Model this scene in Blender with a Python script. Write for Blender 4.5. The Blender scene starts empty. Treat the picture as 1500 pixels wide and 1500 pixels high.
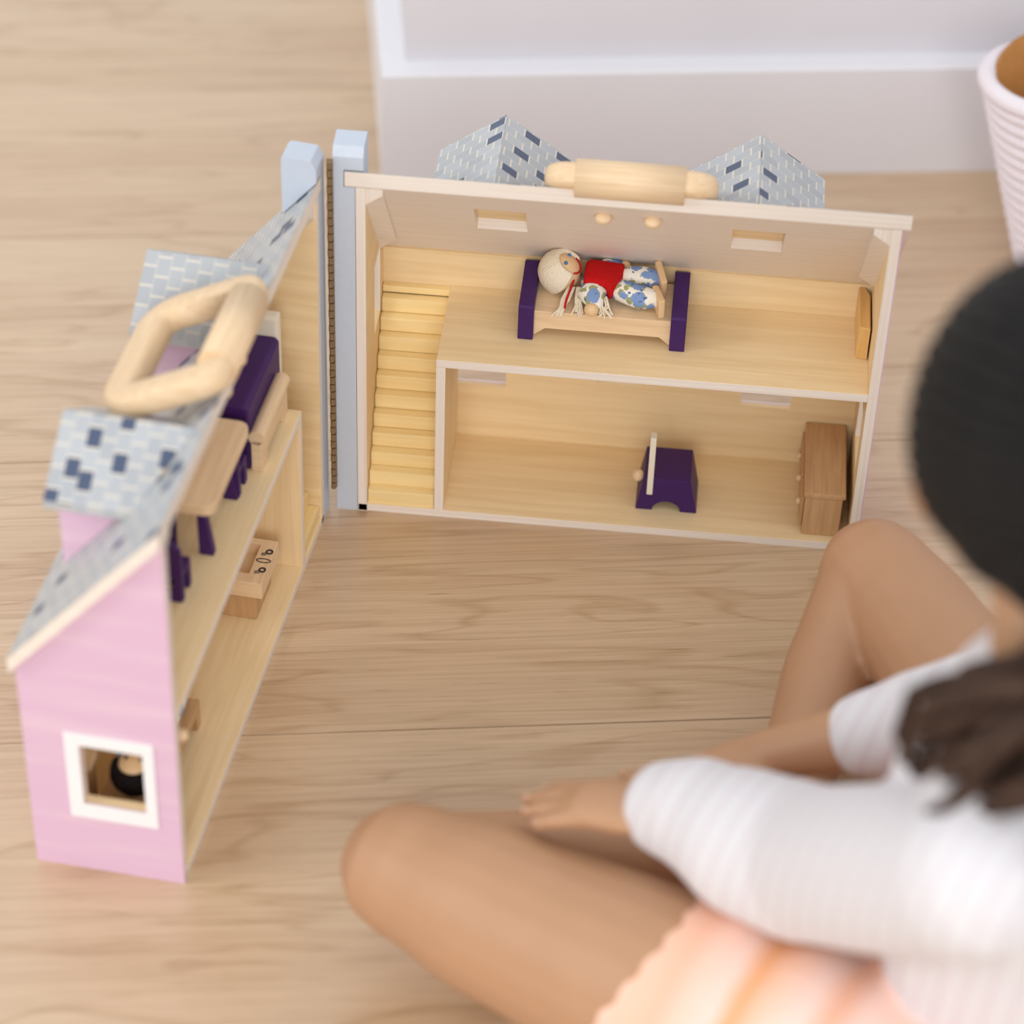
import bpy, bmesh, math, random
from mathutils import Vector, Matrix

# ------------------------------------------------------------------ camera
scene = bpy.context.scene
col = scene.collection
CAM = Vector((.1819, -1.2585, 1.0646))
YAW, PITCH, ROLL, FPX = -.0703, -.6969, .0392, 4013.6
_f = Vector((math.sin(YAW)*math.cos(PITCH), math.cos(YAW)*math.cos(PITCH), math.sin(PITCH)))
_r = Vector((math.cos(YAW), -math.sin(YAW), 0))
_u = _r.cross(_f)
_r2 = _r*math.cos(ROLL) + _u*math.sin(ROLL)
_u2 = -_r*math.sin(ROLL) + _u*math.cos(ROLL)
cam_data = bpy.data.cameras.new('camera')
cam_data.sensor_width = 36
cam_data.lens = FPX/1500*36
cam_data.clip_start = .05
cam_data.dof.use_dof = True
cam_data.dof.focus_distance = 1.585
cam_data.dof.aperture_fstop = 3.8
cam = bpy.data.objects.new('camera', cam_data)
col.objects.link(cam)
cam.matrix_world = Matrix(((_r2.x, _u2.x, -_f.x, CAM.x), (_r2.y, _u2.y, -_f.y, CAM.y), (_r2.z, _u2.z, -_f.z, CAM.z), (0, 0, 0, 1)))
scene.camera = cam

# ------------------------------------------------------------------ light
world = bpy.data.worlds.new('world')
scene.world = world
world.use_nodes = True
world.node_tree.nodes['Background'].inputs[0].default_value = (.945, .975, 1.0, 1)
world.node_tree.nodes['Background'].inputs[1].default_value = .98


def area(name, loc, target, size, size_y, power, color):
    d = bpy.data.lights.new(name, 'AREA')
    d.shape = 'RECTANGLE'
    d.size, d.size_y, d.energy, d.color = size, size_y, power, color
    o = bpy.data.objects.new(name, d)
    col.objects.link(o)
    o.location = loc
    o.rotation_euler = (Vector(target)-Vector(loc)).to_track_quat('-Z', 'Y').to_euler()
    return o


# out of frame: room window on the left, added fill light behind the camera
area('window_light', (-3.0, -1.30, 2.0), (0, -.1, .1), .7, .8, 27, (1.0, .975, .96))
area('rear_fill_light', (.3, -4.0, 1.9), (.1, 0, .1), 2.0, 1.6, 68, (1.0, .98, .97))

vs = scene.view_settings
vs.view_transform = 'Standard'
vs.look = 'None'
vs.gamma = 1
vs.use_curve_mapping = False
vs.exposure = .0


# ------------------------------------------------------------------ materials
def lin(c):
    return tuple((v/255/12.92 if v/255 <= .04045 else ((v/255+.055)/1.055)**2.4) for v in c)+(1,)


def new_mat(name, rough=.5, spec=.5):
    m = bpy.data.materials.new(name)
    m.use_nodes = True
    b = m.node_tree.nodes['Principled BSDF']
    b.inputs['Roughness'].default_value = rough
    b.inputs['Specular IOR Level'].default_value = spec
    return m, m.node_tree.nodes, m.node_tree.links, b


def plain(name, c, rough=.5, spec=.5, noise=.06, scale=300, bump=0, sub=0):
    m, N, L, b = new_mat(name, rough, spec)
    tc = N.new('ShaderNodeTexCoord')
    nz = N.new('ShaderNodeTexNoise')
    nz.inputs['Scale'].default_value = scale
    nz.inputs['Detail'].default_value = 4
    L.new(tc.outputs['Object'], nz.inputs['Vector'])
    mx = N.new('ShaderNodeMix')
    mx.data_type = 'RGBA'
    c = lin(c)
    mx.inputs['A'].default_value = tuple(v*(1-noise) for v in c[:3])+(1,)
    mx.inputs['B'].default_value = tuple(min(1, v*(1+noise)) for v in c[:3])+(1,)
    L.new(nz.outputs['Fac'], mx.inputs['Factor'])
    L.new(mx.outputs['Result'], b.inputs['Base Color'])
    if bump:
        bp = N.new('ShaderNodeBump')
        bp.inputs['Strength'].default_value = bump
        bp.inputs['Distance'].default_value = .001
        L.new(nz.outputs['Fac'], bp.inputs['Height'])
        L.new(bp.outputs['Normal'], b.inputs['Normal'])
    if sub:
        b.inputs['Subsurface Weight'].default_value = sub
        b.inputs['Subsurface Radius'].default_value = (.012, .005, .003)
        b.inputs['Subsurface Scale'].default_value = 1
    return m


def wood(name, c0, c1, sx=14, sy=260, rough=.5, spec=.35, knots=0):
    """grain runs along the first UV axis (metres)"""
    m, N, L, b = new_mat(name, rough, spec)
    uv = N.new('ShaderNodeUVMap')
    oi = N.new('ShaderNodeObjectInfo')
    mp = N.new('ShaderNodeMapping')
    mp.inputs['Scale'].default_value = (sx, sy, 1)
    L.new(uv.outputs['UV'], mp.inputs['Vector'])
    off = N.new('ShaderNodeVectorMath')
    off.operation = 'ADD'
    cmb = N.new('ShaderNodeCombineXYZ')
    ml = N.new('ShaderNodeMath')
    ml.operation = 'MULTIPLY'
    ml.inputs[1].default_value = 37
    L.new(oi.outputs['Random'], ml.inputs[0])
    for i in range(3):
        L.new(ml.outputs[0], cmb.inputs[i])
    L.new(mp.outputs['Vector'], off.inputs[0])
    L.new(cmb.outputs[0], off.inputs[1])
    n1 = N.new('ShaderNodeTexNoise')
    n1.inputs['Scale'].default_value = 1
    n1.inputs['Detail'].default_value = 6
    n1.inputs['Roughness'].default_value = .6
    n1.inputs['Distortion'].default_value = .6
    L.new(off.outputs[0], n1.inputs['Vector'])
    rp = N.new('ShaderNodeValToRGB')
    rp.color_ramp.elements[0].position = .3
    rp.color_ramp.elements[1].position = .7
    rp.color_ramp.elements[0].color = lin(c0)
    rp.color_ramp.elements[1].color = lin(c1)
    L.new(n1.outputs['Fac'], rp.inputs['Fac'])
    L.new(rp.outputs['Color'], b.inputs['Base Color'])
    return m


def oak_floor():
    m, N, L, b = new_mat('oak_floor', .36, 1.0)
    uv = N.new('ShaderNodeUVMap')
    oi = N.new('ShaderNodeObjectInfo')
    ml = N.new('ShaderNodeMath')
    ml.operation = 'MULTIPLY'
    ml.inputs[1].default_value = 23.7
    L.new(oi.outputs['Random'], ml.inputs[0])
    cmb = N.new('ShaderNodeCombineXYZ')
    for i in range(3):
        L.new(ml.outputs[0], cmb.inputs[i])

    def noise(sx, sy, detail, dist, rough=.55):
        mp = N.new('ShaderNodeMapping')
        mp.inputs['Scale'].default_value = (sx, sy, 1)
        L.new(uv.outputs['UV'], mp.inputs['Vector'])
        ad = N.new('ShaderNodeVectorMath')
        L.new(mp.outputs['Vector'], ad.inputs[0])
        L.new(cmb.outputs[0], ad.inputs[1])
        nz = N.new('ShaderNodeTexNoise')
        nz.inputs['Scale'].default_value = 1
        nz.inputs['Detail'].default_value = detail
        nz.inputs['Roughness'].default_value = rough
        nz.inputs['Distortion'].default_value = dist
        L.new(ad.outputs[0], nz.inputs['Vector'])
        return nz.outputs['Fac']
    big = noise(2.2, 16, 3, .5)            # broad cathedral bands
    rings = N.new('ShaderNodeMath')
    rings.operation = 'MULTIPLY'
    rings.inputs[1].default_value = 9
    L.new(big, rings.inputs[0])
    fr = N.new('ShaderNodeMath')
    fr.operation = 'PINGPONG'
    fr.inputs[1].default_value = .5
    L.new(rings.outputs[0], fr.inputs[0])
    fine = noise(9, 420, 5, .2)
    pores = noise(30, 900, 2, 0)
    r1 = N.new('ShaderNodeValToRGB')
    r1.color_ramp.elements[0].color = lin((199, 167, 133))
    r1.color_ramp.elements[1].color = lin((211, 183, 150))
    r1.color_ramp.elements[0].position = .35
    r1.color_ramp.elements[1].position = .65
    L.new(big, r1.inputs['Fac'])
    r2 = N.new('ShaderNodeValToRGB')
    r2.color_ramp.elements[0].color = (.80, .74, .66, 1)
    r2.color_ramp.elements[1].color = (1, 1, 1, 1)
    r2.color_ramp.elements[0].position = .0
    r2.color_ramp.elements[1].position = .14
    L.new(fr.outputs[0], r2.inputs['Fac'])
    mx = N.new('ShaderNodeMix')
    mx.data_type = 'RGBA'
    mx.blend_type = 'MULTIPLY'
    mx.inputs['Factor'].default_value = .75
    L.new(r1.outputs['Color'], mx.inputs['A'])
    L.new(r2.outputs['Color'], mx.inputs['B'])
    r3 = N.new('ShaderNodeValToRGB')
    r3.color_ramp.elements[0].color = (.84, .80, .74, 1)
    r3.color_ramp.elements[1].color = (1.05, 1.05, 1.05, 1)
    r3.color_ramp.elements[0].position = .3
    r3.color_ramp.elements[1].position = .62
    L.new(fine, r3.inputs['Fac'])
    m2 = N.new('ShaderNodeMix')
    m2.data_type = 'RGBA'
    m2.blend_type = 'MULTIPLY'
    m2.inputs['Factor'].default_value = .8
    L.new(mx.outputs['Result'], m2.inputs['A'])
    L.new(r3.outputs['Color'], m2.inputs['B'])
    r4 = N.new('ShaderNodeValToRGB')
    r4.color_ramp.elements[0].color = (.62, .52, .4, 1)
    r4.color_ramp.elements[1].color = (1, 1, 1, 1)
    r4.color_ramp.elements[0].position = .27
    r4.color_ramp.elements[1].position = .36
    L.new(pores, r4.inputs['Fac'])
    m3 = N.new('ShaderNodeMix')
    m3.data_type = 'RGBA'
    m3.blend_type = 'MULTIPLY'
    m3.inputs['Factor'].default_value = .7
    L.new(m2.outputs['Result'], m3.inputs['A'])
    L.new(r4.outputs['Color'], m3.inputs['B'])
    L.new(m3.outputs['Result'], b.inputs['Base Color'])
    b.inputs['Coat Weight'].default_value = .35
    b.inputs['Coat Roughness'].default_value = .3
    return m


def ply_edge(name, c0, c1):
    """end-on plywood: fine layers across the second UV axis"""
    return wood(name, c0, c1, 6, 900, .55, .3)


def shingle(name):
    """printed shingles: grey tiles, cream joints, a few navy tiles (flat print on the boards)"""
    m, N, L, b = new_mat(name, .38, .5)
    uv = N.new('ShaderNodeUVMap')
    oi = N.new('ShaderNodeObjectInfo')
    mp = N.new('ShaderNodeMapping')
    mp.inputs['Rotation'].default_value = (0, 0, math.pi/2)
    L.new(uv.outputs['UV'], mp.inputs['Vector'])
    ml = N.new('ShaderNodeMath')
    ml.operation = 'MULTIPLY'
    ml.inputs[1].default_value = 2.08
    L.new(oi.outputs['Random'], ml.inputs[0])
    cmb = N.new('ShaderNodeCombineXYZ')
    L.new(ml.outputs[0], cmb.inputs[0])
    ad = N.new('ShaderNodeVectorMath')
    L.new(mp.outputs['Vector'], ad.inputs[0])
    L.new(cmb.outputs[0], ad.inputs[1])

    st_ = N.new('ShaderNodeMapping')
    st_.inputs['Scale'].default_value = (1, 4, 1)
    L.new(ad.outputs[0], st_.inputs['Vector'])

    def brick(mortar):
        k = N.new('ShaderNodeTexBrick')
        k.inputs['Scale'].default_value = 1
        k.inputs['Brick Width'].default_value = .0112
        k.inputs['Row Height'].default_value = .0076*4
        k.inputs['Mortar Size'].default_value = mortar
        k.inputs['Mortar Smooth'].default_value = .1
        k.inputs['Bias'].default_value = 0
        L.new(st_.outputs[0], k.inputs['Vector'])
        return k
    k1 = brick(.00055)
    k1.inputs['Color1'].default_value = (0, 0, 0, 1)
    k1.inputs['Color2'].default_value = (1, 1, 1, 1)
    k1.inputs['Mortar'].default_value = (.3, .3, .3, 1)
    rp = N.new('ShaderNodeValToRGB')
    rp.color_ramp.interpolation = 'CONSTANT'
    e = rp.color_ramp.elements
    e[0].color = lin((174, 177, 181))
    e[1].position = .3
    e[1].color = lin((184, 187, 190))
    e2 = e.new(.6)
    e2.color = lin((179, 182, 185))
    e3 = e.new(.885)
    e3.color = lin((74, 86, 112))
    L.new(k1.outputs['Color'], rp.inputs['Fac'])
    mx = N.new('ShaderNodeMix')
    mx.data_type = 'RGBA'
    L.new(k1.outputs['Fac'], mx.inputs['Factor'])
    L.new(rp.outputs['Color'], mx.inputs['A'])
    mx.inputs['B'].default_value = lin((222, 212, 196))
    L.new(mx.outputs['Result'], b.inputs['Base Color'])
    return m


def pink_clapboard():
    m, N, L, b = new_mat('pink_paint', .5, .35)
    uv = N.new('ShaderNodeUVMap')
    mp = N.new('ShaderNodeMapping')
    mp.inputs['Scale'].default_value = (6, 78, 1)
    L.new(uv.outputs['UV'], mp.inputs['Vector'])
    nz = N.new('ShaderNodeTexNoise')
    nz.inputs['Scale'].default_value = 1
    nz.inputs['Detail'].default_value = 3
    L.new(mp.outputs['Vector'], nz.inputs['Vector'])
    rp = N.new('ShaderNodeValToRGB')
    rp.color_ramp.elements[0].color = lin((219, 183, 205))
    rp.color_ramp.elements[1].color = lin((226, 196, 210))
    rp.color_ramp.elements[0].position = .5
    rp.color_ramp.elements[1].position = .72
    L.new(nz.outputs['Fac'], rp.inputs['Fac'])
    L.new(rp.outputs['Color'], b.inputs['Base Color'])
    return m


def floral():
    m, N, L, b = new_mat('floral_cotton', .8, .2)
    tc = N.new('ShaderNodeTexCoord')
    nz0 = N.new('ShaderNodeTexNoise')
    nz0.inputs['Scale'].default_value = 350
    L.new(tc.outputs['Object'], nz0.inputs['Vector'])
    dv = N.new('ShaderNodeVectorMath')
    dv.operation = 'SCALE'
    dv.inputs['Scale'].default_value = .004
    L.new(nz0.outputs['Color'], dv.inputs[0])
    ad = N.new('ShaderNodeVectorMath')
    L.new(tc.outputs['Object'], ad.inputs[0])
    L.new(dv.outputs[0], ad.inputs[1])

    def spots(scale, r0, r1, off):
        a2 = N.new('ShaderNodeVectorMath')
        a2.inputs[1].default_value = (off, off*.7, off*.3)
        L.new(ad.outputs[0], a2.inputs[0])
        v = N.new('ShaderNodeTexVoronoi')
        v.inputs['Scale'].default_value = scale
        L.new(a2.outputs[0], v.inputs['Vector'])
        mr = N.new('ShaderNodeMapRange')
        mr.inputs['From Min'].default_value = r0
        mr.inputs['From Max'].default_value = r1
        mr.inputs['To Min'].default_value = 1
        mr.inputs['To Max'].default_value = 0
        L.new(v.outputs['Distance'], mr.inputs['Value'])
        return mr.outputs[0]

    def mix(f, a, c):
        mx = N.new('ShaderNodeMix')
        mx.data_type = 'RGBA'
        L.new(f, mx.inputs['Factor'])
        if hasattr(a, 'links'):
            L.new(a, mx.inputs['A'])
        else:
            mx.inputs['A'].default_value = a
        mx.inputs['B'].default_value = c
        return mx.outputs['Result']
    c = mix(spots(150, .34, .40, .013), lin((240, 234, 220)), lin((160, 164, 108)))
    c = mix(spots(105, .42, .48, 0), c, lin((126, 152, 196)))
    c = mix(spots(210, .16, .26, .004), c, lin((84, 106, 156)))
    c2 = mix(spots(100, .47, .50, .031), c, lin((240, 234, 220)))
    L.new(c, b.inputs['Base Color'])
    return m


def striped(name, axis, stops, rough=.85, fine=0, sub=.0):
    """colour bands along a world axis: stops = [(distance in m, rgb)]"""
    m, N, L, b = new_mat(name, rough, .2)
    tc = N.new('ShaderNodeTexCoord')
    dt = N.new('ShaderNodeVectorMath')
    dt.operation = 'DOT_PRODUCT'
    dt.inputs[1].default_value = axis
    L.new(tc.outputs['Object'], dt.inputs[0])
    nz = N.new('ShaderNodeTexNoise')
    nz.inputs['Scale'].default_value = 25
    L.new(tc.outputs['Object'], nz.inputs['Vector'])
    wob = N.new('ShaderNodeMath')
    wob.operation = 'MULTIPLY_ADD'
    wob.inputs[1].default_value = .012
    L.new(nz.outputs['Fac'], wob.inputs[0])
    L.new(dt.outputs['Value'], wob.inputs[2])
    lo, hi = stops[0][0], stops[-1][0]
    mr = N.new('ShaderNodeMapRange')
    mr.inputs['From Min'].default_value = lo+.006
    mr.inputs['From Max'].default_value = hi+.006
    L.new(wob.outputs[0], mr.inputs['Value'])
    rp = N.new('ShaderNodeValToRGB')
    el = rp.color_ramp.elements
    el[0].position, el[0].color = 0, lin(stops[0][1])
    el[1].position, el[1].color = 1, lin(stops[-1][1])
    for s, c in stops[1:-1]:
        e = el.new((s-lo)/(hi-lo))
        e.color = lin(c)
    L.new(mr.outputs[0], rp.inputs['Fac'])
    L.new(rp.outputs['Color'], b.inputs['Base Color'])
    return m


def rib_knit(name, axis):
    m, N, L, b = new_mat(name, .85, .2)
    tc = N.new('ShaderNodeTexCoord')
    dt = N.new('ShaderNodeVectorMath')
    dt.operation = 'DOT_PRODUCT'
    dt.inputs[1].default_value = axis
    L.new(tc.outputs['Object'], dt.inputs[0])
    s = N.new('ShaderNodeMath')
    s.operation = 'MULTIPLY'
    s.inputs[1].default_value = 2*math.pi/.0105
    L.new(dt.outputs['Value'], s.inputs[0])
    sn = N.new('ShaderNodeMath')
    sn.operation = 'SINE'
    L.new(s.outputs[0], sn.inputs[0])
    rp = N.new('ShaderNodeValToRGB')
    rp.color_ramp.elements[0].color = lin((222, 219, 221))
    rp.color_ramp.elements[1].color = lin((217, 208, 212))
    rp.color_ramp.elements[0].position = .4
    rp.color_ramp.elements[1].position = .9
    L.new(sn.outputs[0], rp.inputs['Fac'])
    L.new(rp.outputs['Color'], b.inputs['Base Color'])
    return m


def hair_mat(name, c0, c1, rough=.42):
    m, N, L, b = new_mat(name, rough, .25)
    uv = N.new('ShaderNodeUVMap')
    mp = N.new('ShaderNodeMapping')
    mp.inputs['Scale'].default_value = (3, 60, 1)
    L.new(uv.outputs['UV'], mp.inputs['Vector'])
    nz = N.new('ShaderNodeTexNoise')
    nz.inputs['Scale'].default_value = 1
    nz.inputs['Detail'].default_value = 5
    L.new(mp.outputs['Vector'], nz.inputs['Vector'])
    rp = N.new('ShaderNodeValToRGB')
    rp.color_ramp.elements[0].position = .3
    rp.color_ramp.elements[1].position = .75
    rp.color_ramp.elements[0].color = lin(c0)
    rp.color_ramp.elements[1].color = lin(c1)
    L.new(nz.outputs['Fac'], rp.inputs['Fac'])
    L.new(rp.outputs['Color'], b.inputs['Base Color'])
    bp = N.new('ShaderNodeBump')
    bp.inputs['Strength'].default_value = .5
    bp.inputs['Distance'].default_value = .002
    L.new(nz.outputs['Fac'], bp.inputs['Height'])
    L.new(bp.outputs['Normal'], b.inputs['Normal'])
    return m


M = {}
M['floor'] = oak_floor()
M['subfloor'] = plain('dark_joint', (120, 92, 62), .9)
M['wall'] = plain('wall_paint', (221, 219, 224), .6, .3, .012, 40)
M['trim'] = plain('trim_paint', (232, 231, 235), .4, .4, .012, 40)
M['ply'] = wood('birch_ply', (232, 202, 154), (245, 220, 176), 9, 170)
M['ply_warm'] = wood('pine_stair', (240, 210, 146), (248, 224, 168), 9, 200)
M['edge'] = ply_edge('ply_edge', (230, 214, 198), (242, 233, 223))
M['beech'] = wood('beech', (222, 188, 148), (238, 210, 172), 20, 300, .42)
M['beech_dark'] = wood('beech_raw', (186, 142, 98), (208, 168, 122), 16, 260, .5)
M['honey'] = wood('honey_wood', (210, 162, 96), (232, 190, 124), 16, 220, .4)
M['pink'] = pink_clapboard()
M['white'] = plain('white_paint', (240, 238, 238), .45, .4, .02)
M['cream'] = plain('cream_paint', (238, 228, 208), .45, .4, .02)
M['grey'] = plain('grey_blue_paint', (196, 204, 216), .45, .45, .04, 200)
M['shingle'] = shingle('printed_shingles')
M['brass'] = plain('aged_brass', (158, 134, 100), .4, .5, .2, 400)
M['brass'].node_tree.nodes['Principled BSDF'].inputs['Metallic'].default_value = .75
M['purple'] = plain('purple_stain', (60, 24, 90), .5, .35, .12, 260)
M['ink'] = plain('black_print', (28, 24, 24), .6)
M['red'] = plain('red_felt', (192, 22, 24), .9, .15, .1, 900, .5)
M['redyarn'] = plain('red_yarn', (190, 36, 36), .9, .15)
M['yarn'] = plain('cream_yarn', (236, 222, 198), .9, .15, .1, 700, .6)
M['blackyarn'] = plain('black_yarn', (30, 24, 24), .95, .1, .3, 900, .8)
M['dollskin'] = plain('doll_wood', (228, 192, 146), .45, .35, .04)
M['blue'] = plain('blue_dot', (60, 120, 170), .5)
M['floral'] = floral()
M['skin'] = plain('skin', (185, 141, 107), .50, .4, .05, 45, .05)
M['lip'] = plain('lip', (188, 104, 96), .45)
M['eyewhite'] = plain('eye_white', (238, 234, 230), .2)
M['iris'] = plain('iris', (46, 30, 22), .2)
M['hair'] = hair_mat('black_hair', (11, 9, 9), (26, 22, 20), .55)
M['hair2'] = hair_mat('brown_hair', (44, 30, 24), (88, 64, 50), .7)
M['nail'] = plain('nail', (206, 162, 138), .35)
M['rope'] = plain('white_rope', (236, 228, 232), .85, .2, .04, 200, .3)
M['tan'] = plain('tan_lining', (178, 122, 66), .7, .25, .12, 120, .3)
M['coral'] = plain('coral_cotton', (246, 138, 124), .85, .2, .05)


# ------------------------------------------------------------------ mesh helpers
class MB:
    """collects polygons in a local frame, with UVs in metres (grain axis = first UV axis)"""

    def __init__(self):
        self.v, self.f = [], []

    def add(self, vs_, fs):
        k = len(self.v)
        self.v += [Vector(p) for p in vs_]
        self.f += [tuple(i+k for i in f) for f in fs]
        return self

    def box(self, x0, x1, y0, y1, z0, z1):
        return self.add([(x, y, z) for z in (z0, z1) for y in (y0, y1) for x in (x0, x1)],
                        [(0, 2, 3, 1), (4, 5, 7, 6), (0, 1, 5, 4), (2, 6, 7, 3), (0, 4, 6, 2), (1, 3, 7, 5)])

    def prism(self, poly, axis, lo, hi):
        """poly in the two other axes (x: y,z / y: x,z / z: x,y)"""
        def P(a, b, c):
            return {'x': (c, a, b), 'y': (a, c, b), 'z': (a, b, c)}[axis]
        n = len(poly)
        vs_ = [P(a, b, lo) for a, b in poly]+[P(a, b, hi) for a, b in poly]
        fs = [tuple(range(n))[::-1], tuple(range(n, 2*n))]
        fs += [(i, (i+1) % n, n+(i+1) % n, n+i) for i in range(n)]
        return self.add(vs_, fs)

    def panel(self, A, B, holes, pos):
        """slab with rectangular holes; A, B grid limits; pos(a,b,side) -> point"""
        xs = sorted(set(list(A)+[h[0] for h in holes]+[h[1] for h in holes]))
        ys = sorted(set(list(B)+[h[2] for h in holes]+[h[3] for h in holes]))

        def solid(i, j):
            if i < 0 or j < 0 or i >= len(xs)-1 or j >= len(ys)-1:
                return False
            cx, cy = (xs[i]+xs[i+1])/2, (ys[j]+ys[j+1])/2
            return not any(h[0] < cx < h[1] and h[2] < cy < h[3] for h in holes)
        idx, vs_, fs = {}, [], []

        def V(i, j, s):
            if (i, j, s) not in idx:
                idx[(i, j, s)] = len(vs_)
                vs_.append(pos(xs[i], ys[j], s))
            return idx[(i, j, s)]
        for i in range(len(xs)-1):
            for j in range(len(ys)-1):
                if not solid(i, j):
                    continue
                fs.append((V(i, j, 0), V(i, j+1, 0), V(i+1, j+1, 0), V(i+1, j, 0)))
                fs.append((V(i, j, 1), V(i+1, j, 1), V(i+1, j+1, 1), V(i, j+1, 1)))
                if not solid(i-1, j):
                    fs.append((V(i, j, 0), V(i, j, 1), V(i, j+1, 1), V(i, j+1, 0)))
                if not solid(i+1, j):
                    fs.append((V(i+1, j, 0), V(i+1, j+1, 0), V(i+1, j+1, 1), V(i+1, j, 1)))
                if not solid(i, j-1):
                    fs.append((V(i, j, 0), V(i+1, j, 0), V(i+1, j, 1), V(i, j, 1)))
                if not solid(i, j+1):
                    fs.append((V(i, j+1, 0), V(i, j+1, 1), V(i+1, j+1, 1), V(i+1, j+1, 0)))
        return self.add(vs_, fs)

    def ellipsoid(self, c, r, R=None, seg=24, rings=14):
        c = Vector(c)
        R = R or Matrix.Identity(3)
        vs_, fs = [], []
        for j in range(rings+1):
            th = math.pi*j/rings
            for i in range(seg):
                ph = 2*math.pi*i/seg
                p = Vector((r[0]*math.sin(th)*math.cos(ph), r[1]*math.sin(th)*math.sin(ph), r[2]*math.cos(th)))
                vs_.append(c+R @ p)
        for j in range(rings):
            for i in range(seg):
                a, b_ = j*seg+i, j*seg+(i+1) % seg
                q = (a, a+seg, b_+seg, b_)
                fs.append(q)
        return self.add(vs_, fs)

    def tube(self, pts, rad, seg=12, caps=True, flat=None, up=None):
        """rings along a polyline; rounded ends; flat = (sx, sy) squash in the ring plane"""
        pts = [Vector(p) for p in pts]
        if not isinstance(rad, (list, tuple)):
            rad = [rad]*len(pts)
        rings = []
        n = len(pts)
        prev = None
        for i, p in enumerate(pts):
            t = (pts[min(i+1, n-1)]-pts[max(i-1, 0)]).normalized()
            a = (up and Vector(up)) or prev or (Vector((0, 0, 1)) if abs(t.z) < .9 else Vector((1, 0, 0)))
            x = (a-t*a.dot(t)).normalized()
            y = t.cross(x)
            prev = x
            rings.append((p, t, x, y, rad[i]))
        full = []
        if caps:
            p, t, x, y, r = rings[0]
            for k in range(3):
                a = math.pi/2*(k+.15)/3.15
                full.append((p-t*r*math.cos(a), t, x, y, r*math.sin(a)))
        full += rings
        if caps:
            p, t, x, y, r = rings[-1]
            for k in (2, 1, 0):
                a = math.pi/2*(k+.15)/3.15
                full.append((p+t*r*math.cos(a), t, x, y, r*math.sin(a)))
        sx, sy = flat or (1, 1)
        vs_ = []
        for p, t, x, y, r in full:
            for i in range(seg):
                a = 2*math.pi*i/seg
                vs_.append(p+x*(r*sx*math.cos(a))+y*(r*sy*math.sin(a)))
        m_ = len(full)
        fs = [(j*seg+i, j*seg+(i+1) % seg, (j+1)*seg+(i+1) % seg, (j+1)*seg+i) for j in range(m_-1) for i in range(seg)]
        fs += [tuple(range(seg))[::-1], tuple(range((m_-1)*seg, m_*seg))]
        return self.add(vs_, fs)

    def build(self, name, mat, parent=None, T=None, grain=0, bevel=0, smooth=False, edge=None):
        """T: Matrix 4x4 from the local frame to the world"""
        T = T or Matrix.Identity(4)
        bm = bmesh.new()
        uvl = bm.loops.layers.uv.new('UVMap')
        bv = [bm.verts.new(p) for p in self.v]
        for f in self.f:
            try:
                bm.faces.new([bv[i] for i in f])
            except ValueError:
                pass
        bmesh.ops.remove_doubles(bm, verts=bm.verts, dist=1e-6)
        bmesh.ops.recalc_face_normals(bm, faces=bm.faces)
        if bevel:
            es = [e for e in bm.edges if len(e.link_faces) == 2 and e.calc_face_angle(0) > .5]
            bmesh.ops.bevel(bm, geom=es, offset=bevel, segments=2, profile=.6, affect='EDGES')
        g = Vector((0, 0, 0))
        g[grain] = 1
        for f in bm.faces:
            nrm = f.normal
            f.smooth = smooth
            if abs(nrm.dot(g)) > .9:
                e = Vector((0, 0, 0))
                e[(grain+1) % 3] = 1
            else:
                e = g
            a = (e-nrm*e.dot(nrm)).normalized()
            b_ = nrm.cross(a)
            for l in f.loops:
                l[uvl].uv = (l.vert.co.dot(a), l.vert.co.dot(b_))
        if edge:
            for f in bm.faces:
                if any(abs(f.normal[i]) > .75 for i in edge):
                    f.material_index = 1
        bm.transform(T)
        if T.determinant() < 0:
            bmesh.ops.reverse_faces(bm, faces=bm.faces)
        me = bpy.data.meshes.new(name)
        bm.to_mesh(me)
        bm.free()
        me.materials.append(mat)
        if edge:
            me.materials.append(M['edge'])
        return link(name, me, parent)


def link(name, data, parent=None, loc=None):
    o = bpy.data.objects.new(name, data)
    col.objects.link(o)
    if loc is not None:
        o.location = loc
    if parent is not None:
        o.parent = parent
        o.matrix_parent_inverse = parent_world(parent).inverted()
    return o


def parent_world(o):
    m = Matrix.Translation(o.location)
    return m if o.parent is None else m       # parts carry world coordinates, only the top empty is moved


def tag(o, label, cat, group=None, kind=None):
    if label:
        o['label'] = label
    if cat:
        o['category'] = cat
    if group:
        o['group'] = group
    if kind:
        o['kind'] = kind
    return o


def thing(name, loc, label, cat, group=None):
    o = link(name, None, None, loc)
    o.empty_display_size = .02
    return tag(o, label, cat, group)


def struct(o):
    o['kind'] = 'structure'
    return o


# ------------------------------------------------------------------ floor, wall
TH = math.radians(10)
DX, DN = Vector((math.cos(TH), math.sin(TH), 0)), Vector((-math.sin(TH), math.cos(TH), 0))
TF = Matrix(((DX.x, DN.x, 0, 0), (DX.y, DN.y, 0, 0), (0, 0, 1, 0), (0, 0, 0, 1)))
floor = struct(MB().box(-2.6, 2.6, -2.2, 3.4, -.03, -.0065).build('floor', M['subfloor'], None, TF))
tag(floor, 'pale oak plank floor with long straight boards', 'floor')
PWID, GAP = .244, .00035
random.seed(4)
for k in range(-7, 13):
    n0 = -.19+PWID*k
    # long boards: joints staggered outside the view
    cuts = [-2.6, -1.15+.33*((k*7) % 3-1), 1.05+.3*((k*5) % 3-1), 2.6]
    for a, b in zip(cuts[:-1], cuts[1:]):
        MB().box(a+GAP, b-GAP, n0+GAP, n0+PWID-GAP, -.0065, 0).build('floor_plank', M['floor'], floor, TF, bevel=.0003)

CORN = Vector((-.0333, .3595, 0))
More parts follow.
